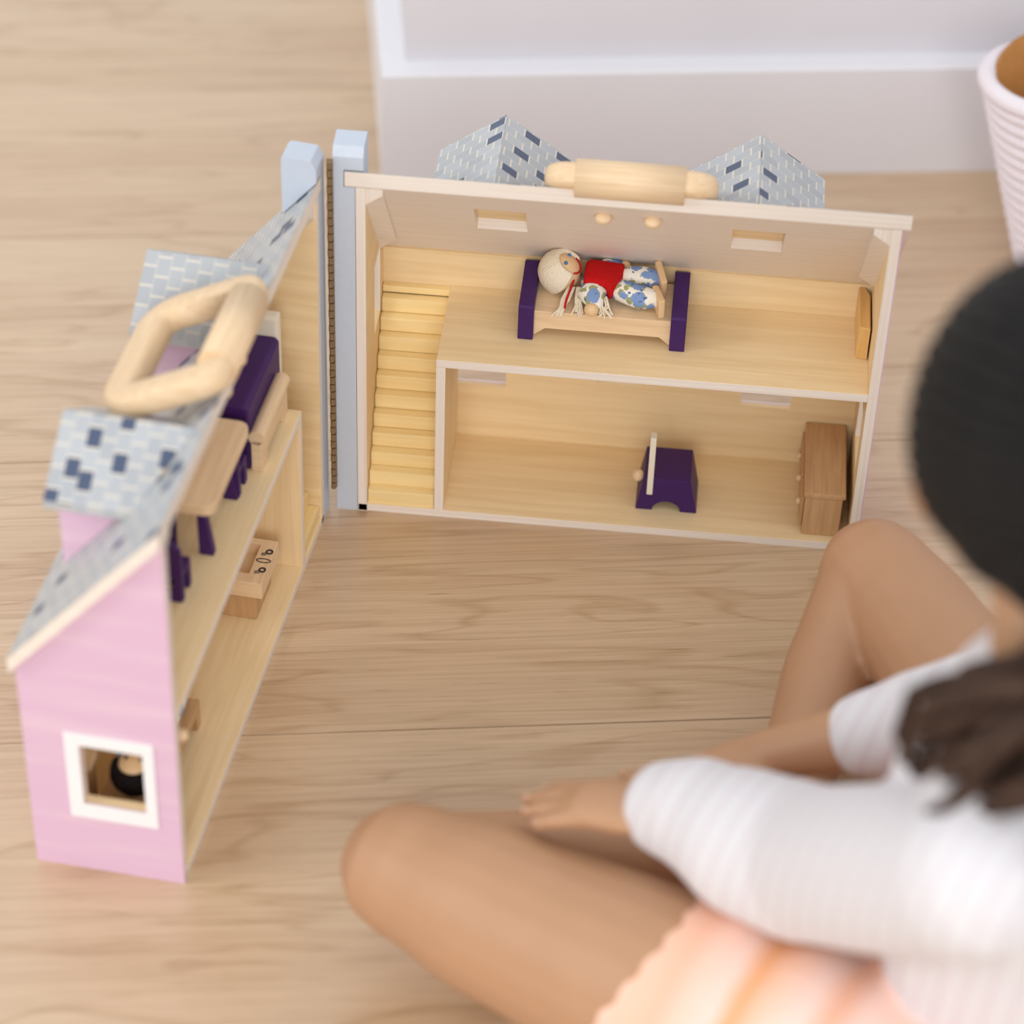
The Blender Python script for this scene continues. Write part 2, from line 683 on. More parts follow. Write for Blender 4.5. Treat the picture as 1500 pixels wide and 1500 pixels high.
# local frame of the wall: x along the wall, y into the wall, origin at the skirting corner
TW = Matrix.Translation(CORN) @ TF
ST, SHG = .0168, .0865
wall = struct(MB().box(ST, 1.9, ST, .75, 0, 2.4).build('wall_back', M['wall'], None, TW))
tag(wall, 'white painted wall with an outer corner behind the dollhouse', 'wall')
base = MB().prism([(0, 0), (0, SHG-.002), (.002, SHG), (ST, SHG+.001), (ST, 0)], 'x', 0, 1.9).build('baseboard_back', M['trim'], None, TW)
tag(struct(base), 'white flat skirting board along the wall behind the house', 'skirting')
base2 = MB().prism([(0, 0), (0, SHG-.002), (.002, SHG), (ST, SHG+.001), (ST, 0)], 'y', ST+.0002, .75).build('baseboard_left', M['trim'], None, TW)
tag(struct(base2), 'white skirting board on the side wall running back from the corner', 'skirting')

# ------------------------------------------------------------------ dollhouse
W, DO, DI, H, HB, MF, S, t = .30, .0795, .0752, .2317, .1415, .1178, .0461, .0055
K = (H-HB)/.0775
LA = -1.6654
LO = Vector((-.0188, -.0116, 0))
TR = Matrix.Identity(4)
TL = Matrix(((math.cos(LA), math.sin(LA), 0, LO.x), (math.sin(LA), -math.cos(LA), 0, LO.y), (0, 0, 1, 0), (0, 0, 0, 1)))
house = thing('dollhouse', (-.014, -.004, 0), 'pink and grey wooden fold-open dollhouse standing open on the oak floor', 'dollhouse')


def rt(y):                       # underside of the roof
    return H-K*y


def end_wall(x0, x1, hole, T, mat_out, name='end_wall'):
    ys = (0, DO)
    zs = (0, HB-.012, 1.0)

    def pos(a, b, s):
        z = rt(a)-.0003 if b == 1.0 else min(b, rt(a)-.002)
        return (x1 if s else x0, a, z)
    mb = MB().panel(ys, zs, [hole] if hole else [], pos)
    return mb.build(name, M['ply'], house, T, grain=1, edge=(1,))


def half(T, left):
    # base and floors
    MB().box(0, W, 0, DO, 0, t).build('base_board', M['ply'], house, T, bevel=.0004, edge=(0, 1))
    MB().box(S, W-t, 0, DI, MF-t, MF).build('upper_floor', M['ply'], house, T, bevel=.0004, edge=(0, 1))
    MB().box(S, S+t, 0, DI, t, MF-t).build('partition', M['ply'], house, T, grain=2, bevel=.0003, edge=(1,))
    # end walls; the outer one has a square window with a white frame, the hinge one a tall slot
    outer = (.0175, .0503, .049, .0905)
    w1 = end_wall(W-t, W, outer, T, None)
    w0 = end_wall(0, t, (.036, .0605, .106, .153), T, None)
    # pink outer skin and white frame of the outer wall
    mb = MB()

    def posk(a, b, s):
        z = rt(a)-.0003 if b == 1.0 else b
        return (W+(.0006 if s else .00005), a, z)
    mb.panel((0, DO), (0, HB-.012, 1.0), [outer], posk)
    mb.build('clapboard_face', M['pink'], w1, T, grain=1)['label'] = 'pink painted clapboard face'
    fr = MB().panel((.0115, .058), (.039, .0985), [outer], lambda a, b, s: (W+(.0016 if s else .00065), a, b))
    fr.build('window_frame', M['white'], w1, T, grain=1, bevel=.0003)['label'] = 'white square window frame'
    # back wall with three windows
    wins = [(.050, .081, .0445, .082), (.136, .166, .054, .086), (.225, .2555, .0455, .082)]
    bw = MB().panel((t, W-t), (t, HB), wins, lambda a, b, s: (a, DO-.0006 if s else DI, b))
    bw = bw.build('back_wall', M['ply'], house, T)
    sk = MB().panel((t, W-t), (t, HB), wins, lambda a, b, s: (a, DO if s else DO-.00055, b))
    sk.build('clapboard_face', M['pink'], bw, T)
    for w in wins:
        f = MB().panel((w[0]-.006, w[1]+.006), (w[2]-.006, w[3]+.006), [w], lambda a, b, s: (a, DO+(.0012 if s else .0001), b))
        f.build('window_frame', M['white'], bw, T, bevel=.0003)
    # roof board: open slots behind the dormers
    rx0, rx1, ye, th = -.0062, W+.0048, .0815, .0095
    holes = [(uc-.0145, uc+.0145, .017, .043) for uc in (.0785, .2235)]
    roof = MB().panel((rx0, rx1), (0, ye), holes, lambda a, b, s: (a, b, rt(b)+(th if s else 0)))
    roof = roof.build('roof_board', M['ply'], house, T, bevel=.0003, edge=(0, 1))
    skin = MB().panel((rx0+.0003, rx1-.0003), (.0002, ye), holes, lambda a, b, s: (a, b, rt(b)+th+(.0004 if s else .00005)))
    skin.build('shingle_face', M['shingle'], roof, T)['label'] = 'printed grey shingles with navy tiles'
    for h in holes:
        bk_ = MB().panel((h[0]+.0001, h[1]-.0001), (h[2]+.0001, h[3]-.0001), [], lambda a, b, s: (a, b, rt(b)+(.0092 if s else .0074)))
        bk_.build('slot_backing', M['ply'], roof, T)
    # glue blocks under the roof corners
    for x0, x1 in ((t, t+.0095), (W-t-.0095, W-t)):
        y1 = .061
        c = (x0 if x0 > .1 else x1)
        mb = MB()
        e = .0105
        if x0 > .1:
            tri = [(x1, 0), (x0, 0), (x0, -.004), (x1, -e)]
        else:
            tri = [(x0, 0), (x1, 0), (x1, -.004), (x0, -e)]
        vs_ = [(a, .001, rt(.001)+b) for a, b in tri]+[(a, y1, rt(y1)+b) for a, b in tri]
        mb.add(vs_, [(0, 1, 2, 3), (7, 6, 5, 4), (0, 4, 5, 1), (1, 5, 6, 2), (2, 6, 7, 3), (3, 7, 4, 0)])
        mb.build('corner_block', M['edge'], house, T, grain=1)
    # staircase: solid treads climbing back
    ns = 11
    st = MB().prism([(.0015, t), (.071, t), (.071, MF-.012)], 'x', t+.0004, S-.0004).build('staircase', M['ply_warm'], house, T)
    for i in range(ns):
        y0 = .0015+(.0695/ns)*i
        z1 = t+(MF-.006-t)/ns*(i+1)
        MB().box(t+.0003, S-.0003, y0, y0+.0069, z1-.0098, z1).build('stair_tread', M['ply_warm'], st, T, bevel=.0009)
    MB().box(t+.0003, S, .0705, DI-.0002, MF-.0052, MF-.0008).build('stair_landing', M['ply_warm'], st, T, bevel=.0004)
    # chimney post at the hinge
    ch = MB()
    ch.prism([(0, 0), (0, .2505), (.0028, .2562), (.0175, .2570), (.0195, .2555), (.0195, 0)], 'x', -.0126, -.0066)
    ch.prism([(0, H+.0108), (0, .2505), (.0028, .2562), (.0175, .2570), (.0195, .2555), (.0195, rt(.0195)+.0108)], 'x', -.0066, .0045)
    ch.prism([(0, 0), (0, H-.0004), (.0195, rt(.0195)-.0004), (.0195, 0)], 'x', -.0066, -.0003)
    ch.build('chimney_post', M['grey'], house, T, grain=2)['label'] = 'grey-blue chimney post beside the hinge'
    # dormers
    zr, ze, hw, y1 = .2325, .2055, .0385, (.0755 if left else .085)
    for uc in ((.0715, .2140) if left else (.0755, .2215)):
        d = MB().prism([(uc-.0305, rt(y1-.004)+th+.0008), (uc+.0305, rt(y1-.004)+th+.0008), (uc+.0305, ze+.0035), (uc, zr-.0055), (uc-.0305, ze+.0035)], 'y', y1-.0085, y1-.0045)
        dm = d.build('dormer', M['pink'], house, T)
        dm['label'] = 'pink dormer with printed shingle roof'
        for sg in (-1, 1):
            x0, x1 = uc+sg*.0265, uc+sg*.0305
            ck = MB()
            yb = lambda z: (H+th+.0006-z)/K
            prof = [(yb(ze+.004), ze+.004), (y1-.0085, ze+.004), (y1-.0085, rt(y1-.0085)+th+.0006)]
            ck.prism(prof, 'x', min(x0, x1), max(x0, x1))
            ck.build('cheek', M['pink'], dm, T, grain=1)
            # roof slab, its inner end cut to the main roof
            n_ = 1
            mb = MB()

            def zs(x, s):
                return zr-(zr-ze)*abs(x-uc)/hw-(0 if s else .0048)
            pts = []
            xs = (uc+sg*.00004, uc+sg*hw)
            for s in (0, 1):
                for x in xs:
                    z = zs(x, s)
                    pts.append((x, max(.001, yb(z)), z))
                    pts.append((x, y1, z))
            mb.add(pts, [(0, 1, 3, 2), (4, 6, 7, 5), (0, 4, 5, 1), (2, 3, 7, 6), (0, 2, 6, 4), (1, 5, 7, 3)])
            mb.build('dormer_roof', M['shingle'], dm, T, grain=1)
        fr = MB().panel((uc-.0165, uc+.0165), (.174, .203), [(uc-.0115, uc+.0115, .179, .198)], lambda a, b, s: (a, y1-.0033 if s else y1-.0044, b))
        fr.build('window_frame', M['white'], dm, T, bevel=.0003)
        gl = MB().box(uc-.0113, uc+.0113, y1-.0044, y1-.0040, .1792, .1978)
        gl.build('window_opening', M['honey'], dm, T)
    # carrying handle: turned grip on the ridge, flat loop hinged in it
    zc = H+th+.0035
    gr = MB().tube([(.1205, .0065, zc), (.1805, .0065, zc)], .0108, 28, False)
    grip = gr.build('handle_grip', M['beech'], house, T, smooth=False)
    for p in grip.data.polygons:
        p.use_smooth = len(p.vertices) == 4
    ang = math.radians(-27 if left else -44)
    path = []
    x0, x1, ya, yb_, rr = .1125, .1895, .0, .0560, .0125
    for cx, cy, a0, r in ((x1-rr, yb_-rr, 0, rr), (x0+rr, yb_-rr, 90, rr), (x0+.006, ya+.006, 180, .006), (x1-.006, ya+.006, 270, .006)):
        for k_ in range(7):
            a_ = math.radians(a0+15*k_)
            path.append((cx+r*math.cos(a_), cy+r*math.sin(a_)))
    path.append(path[0])
    nrm = (0, -math.sin(ang), math.cos(ang))
    pts = [(x, .0065+y*math.cos(ang), zc+.0005+y*math.sin(ang)) for x, y in path]
    # rounded-rectangular section
    lpm = MB()
    rows = []
    ctr = Vector((.151, .0065+.028*math.cos(ang), zc+.028*math.sin(ang)))
    P_ = [Vector(p) for p in pts[:-1]]
    q = len(P_)
    N_ = Vector(nrm)
    for i in range(q):
        tg = (P_[(i+1) % q]-P_[i-1]).normalized()
        sd = tg.cross(N_).normalized()
        for k_ in range(16):
            a_ = 2*math.pi*k_/16
            c_, s_ = math.cos(a_), math.sin(a_)
            e_ = .65
            rows.append(P_[i]+sd*(.0094*math.copysign(abs(c_)**e_, c_))+N_*(.0076*math.copysign(abs(s_)**e_, s_)))
    fs = [(i*16+k_, i*16+(k_+1) % 16, ((i+1) % q)*16+(k_+1) % 16, ((i+1) % q)*16+k_) for i in range(q) for k_ in range(16)]
    lpm.add(rows, fs).build('handle_loop', M['beech'], house, T, smooth=True)
    # pegs that fix the handle, seen under the roof
    for x in (.1368, .1644):
        MB().ellipsoid((x, .0085, rt(.0085)-.0035), (.0048, .0045, .0035)).build('handle_peg', M['beech'], house, T, smooth=True)


half(TR, False)
half(TL, True)

# piano hinge between the two posts
hz0, hz1, nk = .018, .2495, 44
hinge = MB().box(-.0156, -.0122, -.0018, -.0012, hz0, hz1).build('hinge', M['brass'], house)
hinge['label'] = 'long brass piano hinge'
kh = (hz1-hz0)/nk
kn = MB().tube([(0, 0, .0004), (0, 0, kh-.0004)], .0016, 10, False)
k0 = None
for i in range(nk):
    if k0 is None:
        k0 = kn.build('hinge_knuckle', M['brass'], hinge)
        o = k0
    else:
        o = link('hinge_knuckle', k0.data, hinge)
    o.location = Vector((-.0140+(.0003 if i % 2 else 0), -.003, hz0+kh*i))


# ------------------------------------------------------------------ furniture, right half
def frame(o, rz=0, T=None):
    return (T or Matrix.Identity(4)) @ Matrix.Translation(o) @ Matrix.Rotation(rz, 4, 'Z')


# bed
TB = frame((0, 0, MF+.0001), 0)
bed = thing('toy_bed', (.139, .05, MF), 'toy bed with purple end boards and a bare wooden base upstairs', 'bed')
bp_ = [(.0265, 0), (.0265, .0225), (.028, .0237), (.0685, .0268), (.0742, .0235), (.0742, 0)]
for nm, x0, x1 in (('headboard', .0905, .0995), ('footboard', .1788, .1878)):
    MB().prism(bp_, 'x', x0, x1).build(nm, M['purple'], bed, TB, grain=2, bevel=.0006)['label'] = 'purple end board'
MB().prism([(.0993, .0065), (.0993, .0185), (.179, .0185), (.179, .0065), (.179, .001), (.1725, .0065), (.1062, .0065), (.0993, .001)],
           'y', .030, .068).build('bed_base', M['beech'], bed, TB, bevel=.0005)

# doll on the bed
DZ = MF+.0187
doll = thing('rag_doll', (.14, .052, DZ), 'blonde yarn-haired doll in red vest lying on the toy bed', 'doll')
RH = Matrix.Rotation(.35, 3, 'Y') @ Matrix.Rotation(-.75, 3, 'X')
hc = Vector((.1128, .0550, DZ+.0112))
MB().ellipsoid(hc, (.0112, .0112, .0112)).build('head', M['dollskin'], doll, smooth=True)
# hair cap: yarn strands wrapped around the head, leaving the face open
face = Vector((.55, -.12, .85)).normalized()
crown = Vector((-.9, .15, .25)).normalized()
hairmb = MB()
ax = face.cross(crown).normalized()
crown = ax.cross(face).normalized()
for i in range(30):
    a = math.radians(52+ (i % 2)*2)
    th0 = -1.9+3.8*i/29
    # each strand runs from the face edge over the skull to the nape
    dirv = crown*math.cos(th0)+ax*math.sin(th0)
    pts = []
    for k in range(8):
        b_ = math.radians(48)+math.radians(128)*k/7
        d_ = face*math.cos(b_)+dirv*math.sin(b_)
        pts.append(hc+d_*.0121)
    hairmb.tube(pts, [.0019]*8, 6)
hairmb.build('hair', M['yarn'], doll, smooth=True)['label'] = 'cream yarn hair'
for e in ((-.16, .12), (.18, .12)):
    d_ = (face+crown*e[1]*2.2+ax*e[0]*2.2).normalized()
    MB().ellipsoid(hc+d_*.0112, (.0012, .0012, .0012), seg=10, rings=6).build('eye', M['blue'], doll, smooth=True)
pts = []
for k in range(9):
    a = -1.25+2.1*k/8
    d_ = (face*.75+(-crown)*math.cos(a)*.62+ax*math.sin(a)*.62).normalized()
    pts.append(hc+d_*.0116)
MB().tube(pts, .0006, 6).build('face_thread', M['redyarn'], doll, smooth=True)
# torso (felt vest), skirt / trousers, puffed sleeves
MB().prism([(.1262, .0440), (.1262, .0640), (.1300, .0662), (.1500, .0640), (.1480, .0475), (.1425, .0380), (.1390, .0430)], 'z', DZ+.0045, DZ+.0152).build('vest', M['red'], doll, bevel=.0028, smooth=True)['label'] = 'red felt vest'
MB().ellipsoid((.137, .053, DZ+.0068), (.0125, .0115, .0066)).build('body', M['floral'], doll, smooth=True)
for y0, y1 in ((.0585, .0605), (.0475, .0405)):
    MB().tube([(.1462, y0, DZ+.0075), (.153, y0+(y1-y0)*.5, DZ+.0078), (.161, y1, DZ+.0076), (.1668, y1, DZ+.0075)], [.0068, .0076, .0078, .0064], 14, flat=(.85, 1)).build('trouser_leg', M['floral'], doll, smooth=True)
MB().tube([(.131, .0455, DZ+.0085), (.1322, .0400, DZ+.0076), (.1335, .0352, DZ+.0058)], [.0055, .0085, .0055], 14, flat=(.8, 1.05)).build('sleeve', M['floral'], doll, smooth=True)
MB().tube([(.136, .062, DZ+.0085), (.1395, .0665, DZ+.0085), (.1445, .069, DZ+.008)], [.0055, .0066, .005], 14, flat=(.85, 1)).build('sleeve', M['floral'], doll, smooth=True)
MB().ellipsoid((.1325, .0295, DZ+.0042), (.0043, .0040, .0040)).build('hand', M['dollskin'], doll, smooth=True)
MB().ellipsoid((.1490, .0700, DZ+.0078), (.0040, .0038, .0038)).build('hand', M['dollskin'], doll, smooth=True)
for y, zz, an in ((.0600, .0080, .35), (.0385, .0068, -.3)):
    Tf = Matrix.Translation((.1705, y, DZ+zz)) @ Matrix.Rotation(.28, 4, 'Z') @ Matrix.Rotation(an*.4, 4, 'X')
    MB().prism([(-.0019, -.0098), (.0019, -.0088), (.0023, .0090), (.0005, .0104), (-.0019, .0090)], 'z', -.0056, .0062).build('foot', M['dollskin'], doll, Tf, bevel=.0010)
random.seed(2)
for bx, by, tx, ty in ((.1195, .0455, .1140, .0275), (.1235, .046, .1235, .0285), (.1385, .0385, .1415, .0290)):
    mb = MB()
    for i in range(11):
        dx, dy = random.uniform(-.002, .002), random.uniform(-.001, .001)
        ex, ey = random.uniform(-.0045, .0045), random.uniform(-.003, .003)
        mb.tube([(bx+dx, by, DZ+.0075), ((bx+tx)/2+dx*1.2, (by+ty)/2, DZ+.0045), (tx+ex, ty+ey, DZ+.0012)], .00055, 5)
    mb.build('braid', M['yarn'], doll, smooth=True)
MB().tube([(.1205, .0468, DZ+.0115), (.1190, .0430, DZ+.0075), (.1175, .036, DZ+.0055), (.1170, .0305, DZ+.0035)], .0007, 6).build('ribbon', M['redyarn'], doll, smooth=True)

# small block bench upstairs against the outer end wall
bn = MB().prism([(.2868, .0345), (.2935, .0330), (.2936, .0670), (.2905, .0749), (.2868, .0749)], 'z', MF+.0001, MF+.0225).build('block_bench', M['honey'], None, grain=1, bevel=.0009)
tag(bn, 'honey-coloured wooden block with clipped corner against the upstairs end wall', 'toy furniture')

# purple arched stand downstairs
st = thing('toy_washstand', (.185, .03, t), 'purple arched toy stand with upright cream board in the right lower room', 'toy furniture')
ar = [(.1665, 0), (.1765, 0)]
ar += [(.185-.0085*math.cos(a), .0085*math.sin(a)*.85) for a in [math.pi*k/8 for k in range(9)]]
ar += [(.1945, 0), (.2035, 0), (.1985, .0245), (.1705, .0245)]
MB().prism(ar, 'y', .0165, .0475).build('body', M['purple'], st, Matrix.Translation((0, 0, t+.0001)), bevel=.0007)
MB().box(.1726, .1762, .0150, .0215, t+.0130, t+.0560).build('upright_board', M['cream'], st, grain=2, bevel=.0006)['label'] = 'thin cream board'
MB().ellipsoid((.1668, .0225, t+.0215), (.0036, .0036, .0040)).build('knob', M['beech'], st, smooth=True)

# drawer cabinet downstairs
cb = thing('toy_cabinet', (.2785, .037, t), 'brown wooden toy cabinet against the end wall downstairs', 'cabinet')
MB().box(.2668, .2890, .0060, .0735, t+.0001, t+.0290).build('body', M['beech_dark'], cb, grain=1, bevel=.0007)
MB().box(.2658, .2905, .0050, .0742, t+.0292, t+.0325).build('top_board', M['beech_dark'], cb, grain=1, bevel=.0007)
for i in range(3):
    y0 = .0085+.0218*i
    dr = MB().box(.2646, .2667, y0, y0+.0195, t+.0045, t+.0265).build('drawer_front', M['beech_dark'], cb, grain=1, bevel=.0006)
    MB().ellipsoid((.2638, y0+.0098, t+.0155), (.0018, .0022, .0022), seg=12, rings=8).build('knob', M['beech'], dr, smooth=True)


# ------------------------------------------------------------------ furniture, left half (local u, d, z)
def Lp(u, d, z):
    return TL @ Vector((u, d, z))


# sink with printed taps
sk = thing('toy_sink', Lp(.085, .022, t), 'small wooden toy sink with printed taps in the left lower room', 'sink')
MB().box(.069, .1015, .0145, .0385, t+.0001, t+.019).build('pedestal', M['beech_dark'], sk, TL, grain=2, bevel=.0006)
top = MB().panel((.066, .1045), (.0100, .0435), [(.0705, .0965, .0195, .0375)], lambda a, b, s: (a, b, t+(.0305 if s else .0192)))
top = top.build('counter', M['beech'], sk, TL, bevel=.0006)
MB().box(.0702, .0968, .0192, .0378, t+.0193, t+.0225).build('basin', M['beech'], sk, TL)
zt = t+.03065
pr = []


def ring(u, d, r, w):
    return [(u+r*math.cos(2*math.pi*k/16), d+r*w*math.sin(2*math.pi*k/16), zt) for k in range(17)]


for u in (.0765, .0925):
    MB().tube(ring(u, .0128, .0017, 1), .00055, 5, False).build('tap_print', M['ink'], top, TL)
    MB().tube([(u+.0012, .0142, zt), (u+.002, .0168, zt), (u+.0034, .0165, zt), (u+.0026, .0138, zt)], .0003, 5, False).build('tap_print', M['ink'], top, TL)
MB().tube(ring(.0845, .0142, .0016, 2.6), .0003, 5, False).build('tap_print', M['ink'], top, TL)

# bench board with rounded rail upstairs
bb = thing('toy_bench', Lp(.075, .01, MF), 'low wooden toy bench with rounded top rail on the left upper floor', 'toy furniture')
MB().prism([(.049, 0), (.049, .021), (.104, .021), (.104, 0), (.094, 0), (.0915, .007), (.0615, .007), (.059, 0)], 'y', .0072, .0132).build('board', M['beech'], bb, TL @ Matrix.Translation((0, 0, MF+.0001)), bevel=.0005)
rl = MB().tube([(.049, .0100, MF+.0228), (.104, .0100, MF+.0228)], .0046, 18, False).build('top_rail', M['beech'], bb, TL)

# purple chest with a cream panel
pc = thing('toy_chest', Lp(.07, .035, MF), 'large dark purple toy chest with cream end panel behind the wooden bench', 'toy furniture')
MB().prism([(.0140, 0), (.0140, .0405), (.0165, .0425), (.0445, .0425), (.0455, .0405), (.0455, 0)], 'x', .0375, .1035).build('body', M['purple'], pc, TL @ Matrix.Translation((0, 0, MF+.0001)), bevel=.0014)
MB().box(.0290, .0370, .0150, .042, MF+.0001, MF+.0545).build('cream_panel', M['cream'], pc, TL, grain=2, bevel=.0018)['label'] = 'cream end panel'

# table
tb = thing('toy_table', Lp(.15, .025, MF), 'round-cornered wooden toy table with purple legs under the left roof', 'table')


def rrect(x0, x1, y0, y1, r, n=4):
    p = []
    for cx, cy, a0 in ((x1-r, y1-r, 0), (x0+r, y1-r, 90), (x0+r, y0+r, 180), (x1-r, y0+r, 270)):
        for k in range(n+1):
            a = math.radians(a0+90*k/n)
            p.append((cx+r*math.cos(a), cy+r*math.sin(a)))
    return p


TZ = MF+.034
MB().prism(rrect(.112, .186, .0105, .0470, .006), 'z', TZ, TZ+.0065).build('table_top', M['beech'], tb, TL, bevel=.0008)
for u in (.1255, .1725):
    mb = MB().prism([(.014, 0), (.022, 0), (.0225, .034), (.0185, .034)], 'x', u, u+.005)
    mb.build('leg', M['purple'], tb, TL @ Matrix.Translation((0, 0, MF+.0001)), bevel=.0006)
    mb = MB().prism([(.035, 0), (.043, 0), (.0385, .034), (.0345, .034)], 'x', u, u+.005)
    mb.build('leg', M['purple'], tb, TL @ Matrix.Translation((0, 0, MF+.0001)), bevel=.0006)

# two purple chairs
for u0, d0, lab in ((.1120, .0135, 'purple toy chair tucked under the far end of the toy table'), (.2000, .0195, 'purple toy chair between the toy table and the near end wall')):
    cr = thing('toy_chair', Lp(u0+.008, d0+.008, MF), lab, 'chair', 'purple toy chairs in the left half')
    Tc = TL @ Matrix.Translation((u0, d0, MF+.0001))
    MB().box(0, .0165, 0, .0165, .0145, .0180).build('seat', M['purple'], cr, Tc, bevel=.0007)
    MB().prism([(0, .0181), (.0165, .0181), (.0165, .034), (.0125, .0385), (.004, .0385), (0, .034)], 'x', .0135, .0165).build('backrest', M['purple'], cr, Tc, bevel=.0007)
    for x in (0, .0120):
        MB().prism([(0, 0), (.0165, 0), (.0165, .0144), (.0125, .0144), (.0105, .006), (.006, .006), (.004, .0144), (0, .0144)], 'x', x, x+.0045).build('leg', M['purple'], cr, Tc, bevel=.0005)

# black-haired doll lying in the left lower room, seen through the end window
d2 = thing('rag_doll', Lp(.25, .035, t), 'black-haired wooden doll lying behind the pink end wall window', 'doll')
h2 = Vector((.2660, .0345, t+.0355))
MB().ellipsoid(h2, (.0110, .0110, .0110)).build('head', M['dollskin'], d2, TL, smooth=True)
mb = MB()
f2 = Vector((.12, 0, .99)).normalized()
c2 = Vector((.99, 0, -.12)).normalized()
for i in range(26):
    th0 = -1.6+3.2*i/25
    dv = c2*math.cos(th0)+Vector((0, 1, 0))*math.sin(th0)
    mb.tube([h2+(f2*math.cos(b_)+dv*math.sin(b_))*.0118 for b_ in [math.radians(56+122*k/7) for k in range(8)]], .0018, 6)
mb.build('hair', M['blackyarn'], d2, TL, smooth=True)
for s in (-1, 1):
    MB().ellipsoid(h2+(f2*.9+Vector((0, s*.35, 0))).normalized()*.0111, (.0011,)*3, seg=8, rings=6).build('eye', M['ink'], d2, TL, smooth=True)
MB().tube([(.2585, .0355, t+.0315), (.245, .037, t+.0285), (.222, .038, t+.0275)], [.0075, .0095, .0095], 16).build('body', M['floral'], d2, TL, smooth=True)
for d_ in (.0265, .0485):
    MB().tube([(.252, d_+(.004 if d_ < .04 else -.004), t+.030), (.242, d_, t+.026), (.232, d_, t+.0235)], [.0045, .0045, .0040], 12).build('sleeve', M['floral'], d2, TL, smooth=True)
    MB().ellipsoid((.2275, d_, t+.0225), (.0036,)*3).build('hand', M['dollskin'], d2, TL, smooth=True)
for d_ in (.033, .044):
    MB().tube([(.218, d_, t+.0270), (.206, d_, t+.0260), (.198, d_, t+.0255)], [.0070, .0068, .0064], 14).build('trouser_leg', M['floral'], d2, TL, smooth=True)
cot = thing('toy_cot', Lp(.237, .037, t), 'low brown wooden toy cot under the black-haired doll', 'toy furniture')
MB().box(.190, .285, .0225, .0530, t+.011, t+.0185).build('bed_base', M['beech_dark'], cot, TL, bevel=.0006)
for u in (.190, .279):
    MB().box(u, u+.006, .0225, .0530, t+.0001, t+.0110).build('leg', M['beech_dark'], cot, TL, bevel=.0005)
cu = thing('toy_cupboard', Lp(.282, .011, t), 'narrow wooden toy cupboard with round knob beside the pink end wall', 'cupboard')
MB().box(.2790, .2935, .0050, .0165, t+.0001, t+.0940).build('body', M['beech'], cu, TL, grain=2, bevel=.0006)
MB().ellipsoid((.2845, .0018, t+.0865), (.0034, .0034, .0034)).build('knob', M['beech'], cu, TL, smooth=True)
# little wooden stool beside the doll
for u0, d0, hh_, lab in ((.262, .0560, .042, 'small wooden block stool behind the end window beside the doll'),):
    o = thing('toy_stool', Lp(u0+.006, d0+.006, t), lab, 'stool')
    Tc = TL @ Matrix.Translation((u0, d0, t+.0001))
    MB().box(0, .0115, 0, .0115, hh_-.005, hh_).build('seat', M['beech'], o, Tc, bevel=.001)
    MB().box(.0012, .0103, .0012, .0103, 0, hh_-.005).build('block', M['beech_dark'], o, Tc, bevel=.0006)

# ------------------------------------------------------------------ rope basket
BC = Vector((.504, .322, 0))
bk = thing('rope_basket', BC, 'white oblong rope basket with tan lining in front of the skirting', 'basket')


def oblong(z, off, n=20):
    k = min(z, .145)/.145
    hl, r = .060+.032*k, .030+.0425*.30*k-off
    p = []
    for cx, a0 in ((BC.x+hl, -90), (BC.x-hl, 90)):
        for i in range(n+1):
            a = math.radians(a0+180*i/n)
            p.append((cx+r*math.cos(a), BC.y+r*math.sin(a)))
    return p


nb = 16
for i in range(nb):
    z = .005+.138*i/(nb-1)
    p = oblong(z, 0)
    MB().tube([(x, y, z) for x, y in p]+[(p[0][0], p[0][1], z)], .0050 if i < nb-1 else .0062, 10, False).build('rope_coil', M['rope'], bk, smooth=True)
vs_, fs = [], []
for fz, off in ((0, .0052), (.5, .0052), (1, .0056), (1, .0078), (.5, .0074), (.03, .0074)):
    for x, y in oblong(.006+.139*fz, off):
        vs_.append((x, y, .004+(.139+.018*max(0, (y-BC.y)/.04))*fz))
ng = len(vs_)//6
for j in range(5):
    for k in range(ng):
        fs.append((j*ng+k, j*ng+(k+1) % ng, (j+1)*ng+(k+1) % ng, (j+1)*ng+k))
fs.append(tuple(range(ng))[::-1])
fs.append(tuple(range(5*ng, 6*ng)))
MB().add(vs_, fs).build('lining', M['tan'], bk, smooth=True)['label'] = 'tan brown inner lining'

# ------------------------------------------------------------------ seated child
person = thing('person', (.365, -.425, 0), 'child in white ribbed top and peach skirt sitting cross-legged by the dollhouse', 'person')


def blob(name, mb, mat, parent, voxel, smooth_it=6, uv_dir=None, disp=None):
    """union of overlapping solids grown into one continuous skin"""
    tmp = mb.build(name+'_raw', mat, None)
    rm = tmp.modifiers.new('r', 'REMESH')
    rm.mode = 'VOXEL'
    rm.voxel_size = voxel
    rm.use_smooth_shade = True
    sm = tmp.modifiers.new('s', 'SMOOTH')
    sm.factor = .5
    sm.iterations = smooth_it
    dg = bpy.context.evaluated_depsgraph_get()
    me = bpy.data.meshes.new_from_object(tmp.evaluated_get(dg))
    me.name = name
    old = tmp.data
    bpy.data.objects.remove(tmp)
    bpy.data.meshes.remove(old)
    me.materials.clear()
    me.materials.append(mat)
    for p in me.polygons:
        p.use_smooth = True
    return link(name, me, parent)


